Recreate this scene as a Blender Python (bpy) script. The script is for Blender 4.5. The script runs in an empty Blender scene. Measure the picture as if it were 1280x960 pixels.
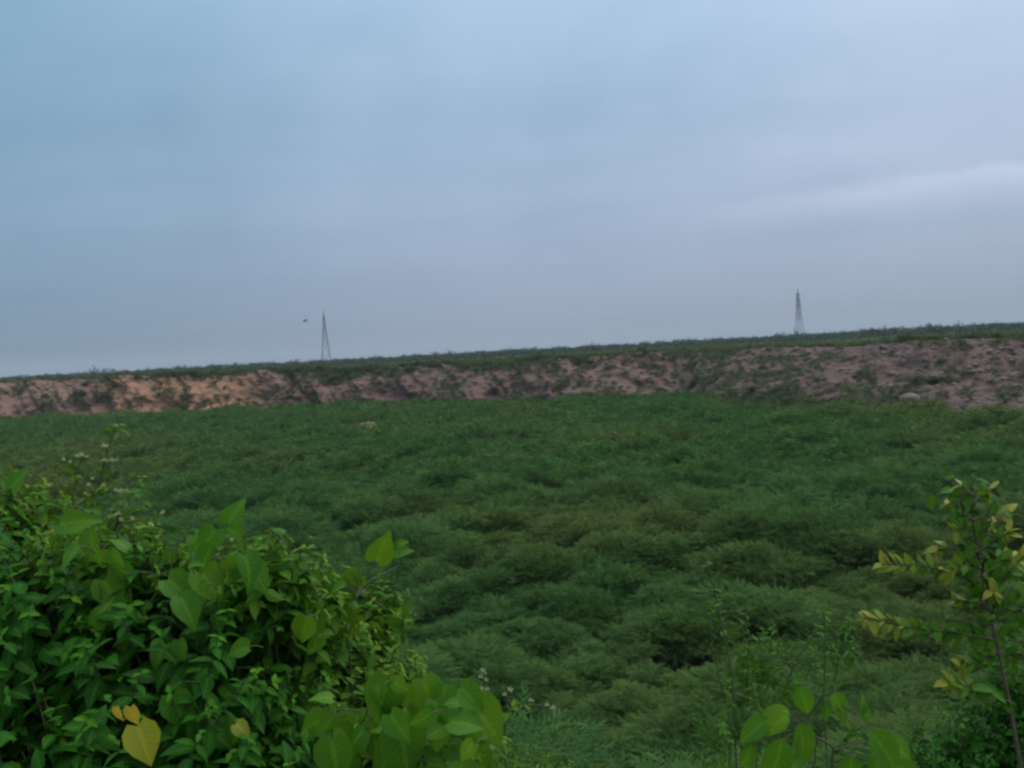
import bpy, math, random
import numpy as np
from mathutils import Vector, Matrix

rng = np.random.default_rng(11)
random.seed(11)
scene = bpy.context.scene
COL = scene.collection
R = math.radians

# ------------------------------------------------------------------ camera
F = 1229.0                                  # focal length in pixels of the 1280 px wide photo
EYE = np.array([0.0, 0.0, 7.0])
PITCH, ROLL = R(-1.82), R(3.085)
fwd = np.array([0, math.cos(PITCH), math.sin(PITCH)])
right0 = np.array([1.0, 0, 0])
up0 = np.cross(right0, fwd)
RIGHT = right0 * math.cos(ROLL) - up0 * math.sin(ROLL)
UP = up0 * math.cos(ROLL) + right0 * math.sin(ROLL)


def ray(px, py):
    return RIGHT * ((px - 640) / F) + UP * (-(py - 480) / F) + fwd


def at(px, py, Y):
    """point seen at photo pixel (px, py) at ground distance Y"""
    d = ray(px, py)
    return EYE + d * (Y / d[1])


def pix(p):
    d = np.asarray(p) - EYE
    k = d @ fwd
    return 640 + F * (d @ RIGHT) / k, 480 - F * (d @ UP) / k


cam = bpy.data.cameras.new('camera')
cam.sensor_width = 36
cam.lens = 36 * F / 1280
cam.clip_start = 0.05
cam.clip_end = 12000
cam_o = bpy.data.objects.new('camera', cam)
M = Matrix(((RIGHT[0], UP[0], -fwd[0]), (RIGHT[1], UP[1], -fwd[1]), (RIGHT[2], UP[2], -fwd[2])))
cam_o.matrix_world = Matrix.Translation(EYE) @ M.to_4x4()
COL.objects.link(cam_o)
scene.camera = cam_o


# ------------------------------------------------------------------ noise
def _h(ix, iy, iz):
    n = (ix.astype(np.int64) * 374761393 + iy.astype(np.int64) * 668265263 + iz.astype(np.int64) * 1274126177) & 0xffffffff
    n = ((n ^ (n >> 13)) * 1103515245) & 0xffffffff
    n = ((n ^ (n >> 16)) * 2246822519) & 0xffffffff
    return (n ^ (n >> 15)) / 4294967295.0


def vnoise(x, y, z=0.0):
    x, y, z = np.broadcast_arrays(np.asarray(x, float), np.asarray(y, float), np.asarray(z, float))
    ix, iy, iz = np.floor(x), np.floor(y), np.floor(z)
    fx, fy, fz = x - ix, y - iy, z - iz
    fx, fy, fz = [f * f * f * (f * (f * 6 - 15) + 10) for f in (fx, fy, fz)]
    r = 0
    for a in (0, 1):
        for b in (0, 1):
            for c in (0, 1):
                w = (fx if a else 1 - fx) * (fy if b else 1 - fy) * (fz if c else 1 - fz)
                r = r + w * _h(ix + a, iy + b, iz + c)
    return r


def fbm(x, y, z=0.0, octv=4, gain=.5):
    s, a, t = 0, 1.0, 0
    for k in range(octv):
        s = s + a * vnoise(x * 2 ** k + 17.3 * k, y * 2 ** k - 9.1 * k, z * 2 ** k + 3.7 * k)
        t += a
        a *= gain
    return s / t


def smooth(a, b, x):
    t = np.clip((x - a) / (b - a), 0, 1)
    return t * t * (3 - 2 * t)


def unit(v):
    v = np.asarray(v, float)
    return v / np.maximum(np.linalg.norm(v, axis=-1, keepdims=True), 1e-9)


# ------------------------------------------------------------------ mesh building
class Geo:
    """collects quads; builds ONE mesh object"""

    def __init__(self):
        self.v, self.q, self.t, self.m, self.al, self.n = [], [], [], [], [], 0

    def add(self, v, q, tint=0.5, mid=1.0, alo=0.0):
        v = np.asarray(v, float).reshape(-1, 3)
        self.v.append(v)
        self.q.append(np.asarray(q, np.int64).reshape(-1, 4) + self.n)
        self.t.append(np.broadcast_to(np.asarray(tint, float), (len(v),)))
        self.m.append(np.broadcast_to(np.asarray(mid, float), (len(v),)))
        self.al.append(np.broadcast_to(np.asarray(alo, float), (len(v),)))
        self.n += len(v)

    def arrays(self):
        return np.concatenate(self.v), np.concatenate(self.q), np.concatenate(self.t), np.concatenate(self.m)

    def mesh(self, name, mat, smooth_shade=True):
        v, q, t, m = self.arrays()
        return mesh_from(name, v, q, mat, t, m, smooth_shade, np.concatenate(self.al))

    def build(self, name, mat, parent=None, smooth_shade=True):
        return link(name, self.mesh(name, mat, smooth_shade), parent)


def mesh_from(name, v, q, mat, t=None, m=None, smooth_shade=True, alo=None):
    me = bpy.data.meshes.new(name)
    me.vertices.add(len(v))
    me.vertices.foreach_set('co', v.astype(np.float32).ravel())
    me.loops.add(len(q) * 4)
    me.loops.foreach_set('vertex_index', q.astype(np.int32).ravel())
    me.polygons.add(len(q))
    me.polygons.foreach_set('loop_start', np.arange(0, len(q) * 4, 4, dtype=np.int32))
    if smooth_shade:
        me.polygons.foreach_set('use_smooth', np.ones(len(q), dtype=bool))
    for nm, arr in (('tint', t), ('mid', m), ('alo', alo)):
        if arr is not None:
            a = me.attributes.new(nm, 'FLOAT', 'POINT')
            a.data.foreach_set('value', arr.astype(np.float32))
    me.update(calc_edges=True)
    me.validate()
    me.materials.append(mat)
    return me


def link(name, me, parent=None):
    o = bpy.data.objects.new(name, me)
    COL.objects.link(o)
    if parent is not None:
        o.parent = parent
    return o


def tag(o, label=None, cat=None, group=None, kind=None):
    for k, val in (('label', label), ('category', cat), ('group', group), ('kind', kind)):
        if val:
            o[k] = val
    return o


def thing(name, loc, label, cat, group=None):
    o = bpy.data.objects.new(name, None)
    o.empty_display_size = .2
    o.location = [float(c) for c in loc]
    COL.objects.link(o)
    return tag(o, label, cat, group)


def part(geo, name, mat, root, label=None, smooth_shade=True):
    """geo is in world coordinates; store it relative to its thing's base"""
    v, q, t, m = geo.arrays()
    v = v - np.array(root.location)
    o = link(name, mesh_from(name, v, q, mat, t, m, smooth_shade, np.concatenate(geo.al)), root)
    if label:
        o['label'] = label
    return o


def tube(geo, pts, r0, r1, sides=5, tint=.5):
    pts = np.asarray(pts, float)
    n = len(pts)
    tan = unit(np.gradient(pts, axis=0))
    ref = np.array([.31, .17, .94]) if abs(tan[0][2]) < .8 else np.array([.9, .3, .1])
    a = unit(np.cross(tan, ref))
    b = np.cross(tan, a)
    rr = np.linspace(r0, r1, n)[:, None]
    vs = []
    for s in range(sides):
        ang = 2 * math.pi * s / sides
        vs.append(pts + rr * (a * math.cos(ang) + b * math.sin(ang)))
    v = np.stack(vs, 1).reshape(-1, 3)
    q = []
    for i in range(n - 1):
        for s in range(sides):
            s2 = (s + 1) % sides
            q.append((i * sides + s, i * sides + s2, (i + 1) * sides + s2, (i + 1) * sides + s))
    geo.add(v, q, tint)


def curve(p0, p1, sag=0.0, n=7, wob=0.0):
    p0, p1 = np.asarray(p0, float), np.asarray(p1, float)
    t = np.linspace(0, 1, n)[:, None]
    p = p0 + (p1 - p0) * t
    p[:, 2] += sag * 4 * (t * (1 - t))[:, 0]
    if wob:
        p += rng.normal(0, wob, p.shape) * (4 * t * (1 - t))
    return p


# ------------------------------------------------------------------ leaf templates (x across, y along, z normal)
def leaf_tmpl(mid_y, edge_y, w, fold, droop, cols=5, wave=.0):
    v, m = [], []
    n = len(w)
    for i in range(n):
        for c in range(cols):
            s = 2 * c / (cols - 1) - 1
            x = s * w[i]
            y = mid_y[i] + (edge_y[i] - mid_y[i]) * abs(s)
            z = fold * abs(x) - droop * max(y, 0) ** 2 + wave * math.sin(i * 2.1 + c * 1.7) * abs(s)
            v.append((x, y, z))
            m.append(abs(s))
    q = [(i * cols + c, i * cols + c + 1, (i + 1) * cols + c + 1, (i + 1) * cols + c) for i in range(n - 1) for c in range(cols - 1)]
    return np.array(v), np.array(q), np.array(m)


HEART = [leaf_tmpl([0, .1, .33, .58, .8, .93, 1], [-.14, .05, .32, .59, .81, .94, 1], [.2, .39, .43, .31, .14, .05, .004], f, d, wave=.02) for f, d in ((.3, .2), (.1, .5), (.55, .3), (-.25, .4), (.4, .6))]
OVATE = [leaf_tmpl([0, .12, .35, .6, .82, 1], [0, .12, .36, .62, .83, 1], [.04, .2, .29, .23, .11, .004], f, d, wave=.012) for f, d in ((.25, .2), (.1, .4), (.4, .15))]
ROUND = [leaf_tmpl([0, .15, .4, .68, .9, 1], [-.04, .12, .4, .69, .91, 1], [.1, .27, .36, .31, .16, .01], f, d, wave=.015) for f, d in ((.3, .2), (.5, .4), (.1, .55))]
OVAL = [leaf_tmpl([0, .1, .3, .55, .78, .92, 1], [-.02, .09, .3, .56, .79, .925, 1], [.07, .21, .32, .31, .2, .09, .004], f, d, wave=.015) for f, d in ((.3, .25), (.5, .45), (.15, .55))]
SMALL = [leaf_tmpl([0, .3, .7, 1], [0, .3, .7, 1], [.03, .22, .19, .01], f, d, cols=3) for f, d in ((.3, .2), (.1, .35))]


def place(geo, tmpl, pos, dirv, nrm, size, tint):
    """many copies of one template"""
    tv, tq, tm = tmpl[:3]
    tt = tmpl[3] if len(tmpl) > 3 else np.zeros(len(tv))
    pos = np.atleast_2d(pos)
    k = len(pos)
    if k == 0:
        return
    d = unit(np.broadcast_to(dirv, pos.shape))
    nrm = np.broadcast_to(nrm, pos.shape)
    r = unit(np.cross(d, nrm))
    n = np.cross(r, d)
    s = np.broadcast_to(np.asarray(size, float), (k,))[:, None, None]
    V = pos[:, None, :] + s * (tv[None, :, 0:1] * r[:, None, :] + tv[None, :, 1:2] * d[:, None, :] + tv[None, :, 2:3] * n[:, None, :])
    Q = tq[None] + (np.arange(k) * len(tv))[:, None, None]
    T = np.clip(np.broadcast_to(np.asarray(tint, float), (k,))[:, None] + tt[None], 0, 1)
    geo.add(V.reshape(-1, 3), Q.reshape(-1, 4), T.ravel(), np.tile(tm, k), np.tile(tv[:, 1], k))


def place_mix(geo, tmpls, pos, dirv, nrm, size, tint):
    k = len(pos)
    dirv = np.broadcast_to(dirv, pos.shape)
    nrm = np.broadcast_to(nrm, pos.shape)
    size = np.broadcast_to(size, (k,))
    tint = np.broadcast_to(tint, (k,))
    pick = rng.integers(0, len(tmpls), k)
    for i, t in enumerate(tmpls):
        s = pick == i
        if s.any():
            place(geo, t, pos[s], dirv[s], nrm[s], size[s], tint[s])


# ------------------------------------------------------------------ materials
class NT:
    def __init__(self, tree):
        self.t = tree
        tree.nodes.clear()

    def n(self, kind, **kw):
        nd = self.t.nodes.new(kind)
        for k, val in kw.items():
            if k.startswith('i_'):
                key = k[2:]
                key = int(key) if key.isdigit() else key.replace('_', ' ')
                self.put(nd.inputs[key], val)
            else:
                setattr(nd, k, val)
        return nd

    def put(self, sock, val):
        if isinstance(val, bpy.types.NodeSocket):
            self.t.links.new(val, sock)
        else:
            sock.default_value = val

    def math(self, op, a, b=0.0, c=None, clamp=False):
        nd = self.n('ShaderNodeMath', operation=op, use_clamp=clamp)
        self.put(nd.inputs[0], a)
        self.put(nd.inputs[1], b)
        if c is not None:
            self.put(nd.inputs[2], c)
        return nd.outputs[0]

    def mix(self, f, a, b, blend='MIX'):
        nd = self.n('ShaderNodeMix', data_type='RGBA', blend_type=blend)
        self.put(nd.inputs[0], f)
        self.put(nd.inputs[6], a if not isinstance(a, tuple) else (*a, 1))
        self.put(nd.inputs[7], b if not isinstance(b, tuple) else (*b, 1))
        return nd.outputs[2]

    def ramp(self, f, lo, hi):
        nd = self.n('ShaderNodeMapRange', interpolation_type='SMOOTHSTEP')
        self.put(nd.inputs[0], f)
        nd.inputs[1].default_value, nd.inputs[2].default_value = lo, hi
        return nd.outputs[0]

    def noise(self, vec, scale, detail=3, rough=.55):
        nd = self.n('ShaderNodeTexNoise')
        self.put(nd.inputs['Vector'], vec)
        nd.inputs['Scale'].default_value = scale
        nd.inputs['Detail'].default_value = detail
        nd.inputs['Roughness'].default_value = rough
        return nd.outputs['Fac']

    def attr(self, name):
        return self.n('ShaderNodeAttribute', attribute_name=name).outputs['Fac']

    def pos(self):
        return self.n('ShaderNodeNewGeometry').outputs['Position']


def new_mat(name):
    m = bpy.data.materials.new(name)
    m.use_nodes = True
    return m, NT(m.node_tree)


def finish(nt, shader):
    o = nt.n('ShaderNodeOutputMaterial')
    nt.t.links.new(shader, o.inputs['Surface'])


def leaf_mat(name, c_old, c_mid, c_young, rough=.45, trans=.3, vein=.25, spec=.35, patch=0.0, patch_col=(.1, .12, .03), patch_scale=.05, spots=0.0):
    """leaf colour by age (tint 0 old .. 1 young), lighter midrib, some light through the blade"""
    m, nt = new_mat(name)
    t = nt.attr('tint')
    col = nt.mix(nt.ramp(t, 0, .5), c_old, c_mid)
    col = nt.mix(nt.ramp(t, .5, 1), col, c_young)
    if patch:
        pn = nt.noise(nt.pos(), patch_scale, 3)
        col = nt.mix(nt.math('MULTIPLY', nt.ramp(pn, .45, .68), patch), col, patch_col)
    if vein:
        mid = nt.attr('mid')
        f = nt.math('MULTIPLY', nt.ramp(mid, .22, 0.0), vein)
        # side veins leave the midrib at a slant, fading to the edge
        sv = nt.math('SINE', nt.math('MULTIPLY', nt.math('SUBTRACT', nt.attr('alo'), nt.math('MULTIPLY', mid, .28)), 44.0))
        sv = nt.math('MULTIPLY', nt.ramp(sv, .72, 1.0), nt.math('MULTIPLY', nt.ramp(mid, 1.0, .2), vein * .8))
        nd = nt.math('MAXIMUM', f, sv)
        col = nt.mix(nd, col, tuple(min(1, c * 1.8 + .02) for c in c_young))
    blot = nt.noise(nt.pos(), 40, 2)
    col = nt.mix(nt.math('MULTIPLY', nt.ramp(blot, .4, .75), .3), col, c_old)
    if spots:
        sp_ = nt.noise(nt.pos(), 95, 3, .7)
        wear = nt.math('ADD', sp_, nt.math('MULTIPLY', nt.ramp(nt.attr('mid'), .6, 1.0), .09))
        col = nt.mix(nt.math('MULTIPLY', nt.ramp(wear, .66, .74), spots), col, (.11, .065, .02))
    p = nt.n('ShaderNodeBsdfPrincipled')
    nt.put(p.inputs['Base Color'], col)
    p.inputs['Roughness'].default_value = rough
    p.inputs['Specular IOR Level'].default_value = spec
    tr = nt.n('ShaderNodeBsdfTranslucent')
    nt.put(tr.inputs['Color'], nt.mix(.5, col, c_young))
    mx = nt.n('ShaderNodeMixShader')
    mx.inputs[0].default_value = trans
    nt.t.links.new(p.outputs[0], mx.inputs[1])
    nt.t.links.new(tr.outputs[0], mx.inputs[2])
    finish(nt, mx.outputs[0])
    return m


def plain_mat(name, c1, c2, scale=8, rough=.8, metal=0.0):
    m, nt = new_mat(name)
    p = nt.n('ShaderNodeBsdfPrincipled')
    col = nt.mix(nt.ramp(nt.noise(nt.pos(), scale, 4), .3, .7), c1, c2)
    nt.put(p.inputs['Base Color'], col)
    p.inputs['Roughness'].default_value = rough
    p.inputs['Metallic'].default_value = metal
    finish(nt, p.outputs[0])
    return m


M_SCRUB = leaf_mat('feathery_scrub_leaf', (.025, .082, .024), (.05, .13, .032), (.098, .175, .04), rough=.75, trans=.25, vein=0, spec=.05, patch=.9, patch_col=(.12, .15, .036), patch_scale=.045)
M_SHRUB = leaf_mat('dry_land_shrub_leaf', (.045, .075, .033), (.085, .12, .05), (.13, .16, .06), rough=.6, trans=.2, vein=0, spec=.1)
M_FARTREE = leaf_mat('far_tree_leaf', (.025, .05, .035), (.035, .065, .04), (.05, .08, .04), rough=.7, trans=.15, vein=0, spec=.2)
M_DARKLEAF = leaf_mat('dark_ovate_leaf', (.008, .052, .004), (.021, .115, .007), (.075, .21, .008), rough=.55, trans=.3, vein=.25, spec=.1, spots=.6)
M_LIGHTLEAF = leaf_mat('fresh_small_leaf', (.026, .1, .007), (.058, .165, .011), (.14, .235, .014), rough=.55, trans=.35, vein=.2, spec=.1, spots=.5)
M_VINE = leaf_mat('vine_leaf', (.028, .12, .012), (.058, .185, .012), (.135, .255, .008), rough=.5, trans=.4, vein=.35, spec=.16, spots=.8)
M_YELLOW = leaf_mat('yellowed_leaf', (.13, .2, .012), (.32, .34, .02), (.5, .34, .03), rough=.5, trans=.35, vein=.3, spots=.35)
M_YOUNG = leaf_mat('young_reddish_leaf', (.05, .16, .012), (.13, .23, .014), (.29, .28, .02), rough=.5, trans=.35, vein=.15, spots=.6)
M_PETAL = plain_mat('pale_petal', (.24, .29, .11), (.32, .31, .12), 60, .7)
M_TWIG = plain_mat('green_twig', (.045, .06, .022), (.07, .07, .03), 30, .8)
M_BARK = plain_mat('brown_bark', (.07, .045, .03), (.12, .075, .05), 25, .85)
M_REDSTEM = plain_mat('reddish_stem', (.065, .045, .028), (.1, .07, .04), 40, .7)
M_STEEL = plain_mat('weathered_galvanised_steel', (.1, .105, .11), (.15, .155, .16), 3, .6, .2)
M_CABLE = plain_mat('aluminium_cable', (.12, .12, .13), (.16, .16, .17), 3, .6, .3)
M_BIRD = plain_mat('dark_plumage', (.03, .027, .026), (.055, .05, .046), 12, .7)
M_ROCK = plain_mat('pinkish_rock', (.12, .08, .067), (.165, .115, .096), 2.5, .9)
M_SAND = plain_mat('pale_sand', (.23, .19, .12), (.3, .245, .16), 1.5, .95)


def earth_material():
    m, nt = new_mat('bare_reddish_earth')
    P = nt.pos()
    big = nt.noise(P, .12, 4)
    med = nt.noise(P, .7, 5, .6)
    fine = nt.noise(P, 4.0, 4, .65)
    col = nt.mix(nt.ramp(big, .35, .65), (.132, .082, .067), (.172, .109, .089))
    col = nt.mix(nt.ramp(med, .42, .7), col, (.105, .067, .058))
    clay = nt.attr('clay')
    col = nt.mix(clay, col, nt.mix(nt.ramp(med, .3, .65), (.36, .19, .105), (.27, .148, .09)))
    grey = nt.attr('grey')
    col = nt.mix(nt.math('MULTIPLY', grey, .95), col, nt.mix(nt.ramp(med, .35, .7), (.115, .075, .067), (.066, .044, .041)))
    col = nt.mix(nt.math('MULTIPLY', nt.ramp(fine, .45, .75), .5), col, (.14, .09, .075))
    veg = nt.attr('veg')
    vf = nt.math('MULTIPLY', nt.ramp(nt.math('ADD', veg, nt.math('MULTIPLY', nt.math('SUBTRACT', fine, .5), .9)), .35, .75), .9)
    col = nt.mix(vf, col, nt.mix(nt.ramp(med, .4, .65), (.06, .085, .04), (.1, .1, .06)))
    p = nt.n('ShaderNodeBsdfPrincipled')
    nt.put(p.inputs['Base Color'], col)
    p.inputs['Roughness'].default_value = .95
    p.inputs['Specular IOR Level'].default_value = .15
    b = nt.n('ShaderNodeBump')
    b.inputs['Strength'].default_value = .8
    b.inputs['Distance'].default_value = .25
    nt.put(b.inputs['Height'], nt.math('ADD', nt.math('MULTIPLY', fine, .5), med))
    nt.t.links.new(b.outputs[0], p.inputs['Normal'])
    finish(nt, p.outputs[0])
    return m


M_EARTH = earth_material()
M_GROUND = plain_mat('weedy_soil', (.035, .06, .03), (.075, .07, .045), .8, .95)

# ------------------------------------------------------------------ ground
def ground_z(x, y):
    x, y = np.asarray(x, float), np.asarray(y, float)
    s = np.clip((y - .9) / 11.5, 0, 1)
    z = 5.35 * (1 - (s * .85 + .15 * s * s * (3 - 2 * s)))
    z = z + (fbm(x * .5, y * .5, 3.1, 3) - .5) * .35 * smooth(0, 3, y)
    return z


ys = np.unique(np.concatenate([np.arange(-60, -4, 4), np.arange(-4, 16, .4), np.arange(16, 150, 3), np.geomspace(150, 4000, 24)]))
xs = np.unique(np.concatenate([-np.geomspace(45, 4000, 20), np.arange(-45, 46, 1.0), np.geomspace(45, 4000, 20)]))
gx, gy = np.meshgrid(xs, ys)
gv = np.stack([gx, gy, ground_z(gx, gy)], -1).reshape(-1, 3)
nx, ny = len(xs), len(ys)
ii, jj = np.meshgrid(np.arange(ny - 1), np.arange(nx - 1), indexing='ij')
a0 = ii * nx + jj
gq = np.stack([a0, a0 + 1, a0 + nx + 1, a0 + nx], -1).reshape(-1, 4)
tag(link('ground', mesh_from('ground', gv, gq, M_GROUND)), kind='structure')

# ------------------------------------------------------------------ the earth bank and the plateau behind it
# photo column, distance of the foot, row of the crest in the photo, distance from foot to crest
T = np.array([
    (-1500, 230, 545, 14), (-900, 205, 518, 13), (-300, 175, 492, 11), (0, 150, 478.5, 12), (130, 146, 473, 12), (300, 140, 466, 11), (420, 134, 463.5, 13),
    (560, 123, 456, 15), (700, 113, 449.5, 16), (800, 114, 442, 18), (845, 113, 440, 20), (868, 106, 439.5, 25), (895, 93, 439, 36), (930, 85, 438, 38), (985, 79, 436, 35), (1060, 75, 434, 30),
    (1150, 71, 430.5, 25), (1280, 67, 425, 21), (1500, 65, 408, 12), (1900, 54, 390, 12), (2500, 44, 372, 12)])


def bank_table(px):
    return [np.interp(px, T[:, 0], T[:, k]) for k in (1, 2, 3)]


cols_px = np.unique(np.concatenate([np.arange(-1500, -40, 24), np.arange(-40, 1330, 1.5), np.arange(1330, 2500, 14)]))
kern = np.exp(-np.linspace(-2, 2, 15) ** 2)
kern /= kern.sum()
D_foot, Y_crest, RUN = bank_table(cols_px)
pad = lambda a: np.convolve(np.pad(a, 7, mode='edge'), kern, 'valid')
D_foot, Y_crest, RUN = pad(D_foot), pad(Y_crest), pad(RUN)
az = np.array([ray(px, 480 - 0.0) for px in cols_px])
# horizontal direction of each column along the horizon
hz = np.array([ray(px, 441 - (px - 640) * math.tan(ROLL)) for px in cols_px])
hdir = hz[:, :2] / hz[:, 1:2]                                # per unit of y distance
D_crest = D_foot + RUN
Z_crest = np.array([at(px, yc, dc)[2] for px, yc, dc in zip(cols_px, Y_crest, D_crest)])
Z_crest = np.clip(Z_crest, 4.6, 6.75)
NV = 84
vv = np.linspace(0, 1, NV)
NP = 34
pl = np.geomspace(1.0, 1.0 + 3700, NP) - 1.0
bx, by, bz, bpx, bface = [], [], [], [], []
for k in range(len(cols_px)):
    prof = smooth(-.05, 1.02, vv) * .55 + vv * .45
    ws_ = float(smooth(17, 33, RUN[k]))                      # gentler spoil tip: steep foot, then a long shoulder
    prof = prof * (1 - ws_) + ws_ * (1 - (1 - vv) ** 1.3)
    y = D_foot[k] + RUN[k] * vv
    z = -.4 + (Z_crest[k] + .4) * prof
    yp = D_crest[k] + pl[1:]
    zp = Z_crest[k] + (5.7 - Z_crest[k]) * smooth(0, 60, pl[1:])
    y = np.concatenate([y, yp])
    z = np.concatenate([z, zp])
    bx.append(hdir[k, 0] * y)
    by.append(y)
    bz.append(z)
    bpx.append(np.full(len(y), cols_px[k]))
    bface.append(np.concatenate([vv, np.full(NP - 1, 1.0) + pl[1:] / 10]))
bx, by, bz, bpx, bface = [np.array(a) for a in (bx, by, bz, bpx, bface)]
facew = smooth(0, .12, bface) * (1 - smooth(.96, 1.9, bface))
# gullies run down the slope; spoil lies in lumps
along = np.cumsum(np.concatenate([[0], np.hypot(np.diff(bx[:, 0]), np.diff(by[:, 0]))]))[:, None] * np.ones_like(bx)
sl = along + bface * 5.0
gul = np.abs(fbm(sl * .1, bface * .9, 1.0, 3) - .5) * 2
gul2 = np.abs(fbm(sl * .36, bface * 1.3 + along * .05, 7.0, 3) - .5) * 2
lump = fbm(bx * .22, by * .22, bz * .35, 4)
fine = fbm(bx * .9, by * .9, bz * 1.1, 3)
push = (gul - .25) * 5.6 + (gul2 - .25) * 2.4 + (lump - .5) * 4.0 + (fine - .5) * 1.0
rough_right = smooth(820, 900, bpx)
push = push * (1 - .1 * rough_right) * (.75 + .7 * (1 - smooth(0, .6, bface)))
by = by - push * facew
bx = bx - push * facew * 0.25
bz = bz + ((lump - .5) * 1.9 + (gul - .25) * .8 + (fine - .5) * .6) * facew * (.7 - .1 * rough_right)
bz = bz + (fbm(bx * .06, by * .06, 0, 3) - .5) * .5 * smooth(1.0, 3, bface) * (1 - smooth(10, 60, bface))
# vegetation cover: the plateau, and tongues that creep down the gullies
vegn = fbm(along * .07 + 4, bface * 1.3, 2.0, 4)
veg = smooth(.62, .79, vegn + .045 * smooth(820, 900, bpx) + .07 * (1 - smooth(.05, .22, gul)) + .2 * (1 - smooth(.0, .3, bface)) + .12 * smooth(.7, 1.0, bface)) * .95
veg = np.maximum(veg, smooth(.98, 1.5, bface))
clay = smooth(110, 150, bpx + 20 * (lump - .5)) * (1 - smooth(300, 345, bpx + 30 * (lump - .5))) * (1 - smooth(.85, 1.0, bface))
clay = np.maximum(clay * .9, .25 * (1 - smooth(330, 520, bpx)))
veg = veg * (1 - .8 * smooth(150, 200, bpx) * (1 - smooth(300, 330, bpx)) * (1 - smooth(.7, .95, bface)))
grey = smooth(800, 1000, bpx) * (.55 + .6 * (lump - .3))
nc, nr = bx.shape
bv = np.stack([bx, by, bz], -1)
ci, ri = np.meshgrid(np.arange(nc - 1), np.arange(nr - 1), indexing='ij')
a0 = ci * nr + ri
bq = np.stack([a0, a0 + nr, a0 + nr + 1, a0 + 1], -1).reshape(-1, 4)
bme = mesh_from('earth_bank', bv.reshape(-1, 3), bq, M_EARTH)
for nm, arr in (('clay', clay), ('grey', np.clip(grey, 0, 1)), ('veg', veg)):
    at_ = bme.attributes.new(nm, 'FLOAT', 'POINT')
    at_.data.foreach_set('value', arr.astype(np.float32).ravel())
tag(link('hill', bme), kind='structure')


def bank_point(px, v):
    """surface point of the bank: photo column px, v 0 foot .. 1 crest"""
    c = int(np.argmin(np.abs(cols_px - px)))
    if v <= 1:
        return bv[c, int(round(v * (NV - 1)))].copy(), c, int(round(v * (NV - 1)))
    return None


def plateau_point(px, back):
    c = int(np.argmin(np.abs(cols_px - px)))
    yy = by[c, NV - 1] + back
    return np.array([hdir[c, 0] * yy, yy, np.interp(yy, by[c, NV - 1:], bz[c, NV - 1:])])


# ------------------------------------------------------------------ bushes
def spray_tmpl(nf, flen, fw, droop, seg=2, curl=.2):
    """a twig with feathery leaves on both sides; length about 1"""
    V, Q, Mi, Tn, n = [], [], [], [], 0
    for i in range(nf):
        f = (i + .5) / nf
        side = 1 if i % 2 else -1
        base = np.array([0, f * .9, -droop * f * f])
        ang = side * R(58 - 30 * f + rng.normal(0, 9))
        d = np.array([math.sin(ang), math.cos(ang), rng.normal(.02, .14)])
        d = d / np.linalg.norm(d)
        r = np.array([d[1], -d[0], rng.normal(0, .3)])
        L = flen * (.75 + .5 * math.sin(math.pi * min(1, f + .12))) * rng.uniform(.8, 1.15)
        for s in range(seg + 1):
            t = s / seg
            w = fw * (1 - t) ** .6 * (1 if s else .55)
            c = base + d * L * t + np.array([0, 0, -curl * L * t * t])
            V += [c - r * w, c + r * w]
            Mi += [1, 1]
            Tn += [.12 * f + .08 * t - .1] * 2
        for s in range(seg):
            Q.append((n + 2 * s, n + 2 * s + 1, n + 2 * s + 3, n + 2 * s + 2))
        n += 2 * (seg + 1)
    return np.array(V), np.array(Q), np.array(Mi, float), np.array(Tn)


SPRAY_HI = [spray_tmpl(26, .23, .019, d, 2) for d in (.1, .2, .3, .15)]
SPRAY_MID = [spray_tmpl(9, .36, .06, d, 1) for d in (.1, .25, .2)]
SPRAY_LO = [spray_tmpl(4, .5, .14, d, 1) for d in (.15, .25)]


def bush_geo(lobes, per, sprays, slen, rad, hgt, flat=.55, seed_tint=.4, floor=.12, up=.35):
    """a spreading bush: lobes of sprays over a low dome; returns foliage Geo and lobe centres"""
    g = Geo()
    cs = []
    for i in range(lobes):
        a = rng.uniform(0, 2 * math.pi)
        r = rad * math.sqrt((i + .3) / lobes) * .82
        z = hgt * (floor + (1 - floor) * math.sqrt(max(0, 1 - (r / rad) ** 2)) * rng.uniform(.6, 1.0)) - .12 * hgt
        cs.append(np.array([r * math.cos(a), r * math.sin(a), z]))
    for c in cs:
        lr = rad * rng.uniform(.3, .48)
        n = int(per * rng.uniform(.8, 1.2))
        d = rng.normal(0, 1, (n, 3))
        d[:, 2] = np.abs(d[:, 2]) * 1.0 - .25
        d = unit(d)
        shell = rng.uniform(.45, 1.0, (n, 1)) ** .6
        pos = c + d * shell * np.array([lr, lr, lr * flat])
        pos[:, 2] = np.maximum(pos[:, 2], .03)
        outw = d * np.array([1, 1, .3]) + .35 * unit(c * np.array([1, 1, 0]) + 1e-6) + np.array([0, 0, up]) + rng.normal(0, .36, (n, 3))
        nr_ = np.array([0, 0, 1.0]) + .45 * d + rng.normal(0, .25, (n, 3))
        tint = np.clip(seed_tint + rng.normal(0, .12) + .22 * (d[:, 2]) + rng.normal(0, .1, n), 0, 1)
        place_mix(g, sprays, pos - unit(outw) * slen * .35, outw, nr_, slen * rng.uniform(.75, 1.2, n), tint)
    return g, cs


def bush_stems(cs, r=.018):
    g = Geo()
    for c in cs[::1]:
        tube(g, curve((0.05 * c[0], .05 * c[1], -.1), c * np.array([1, 1, .95]), .12 * c[2], 6, .04), r, r * .35, 4)
    return g


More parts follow.
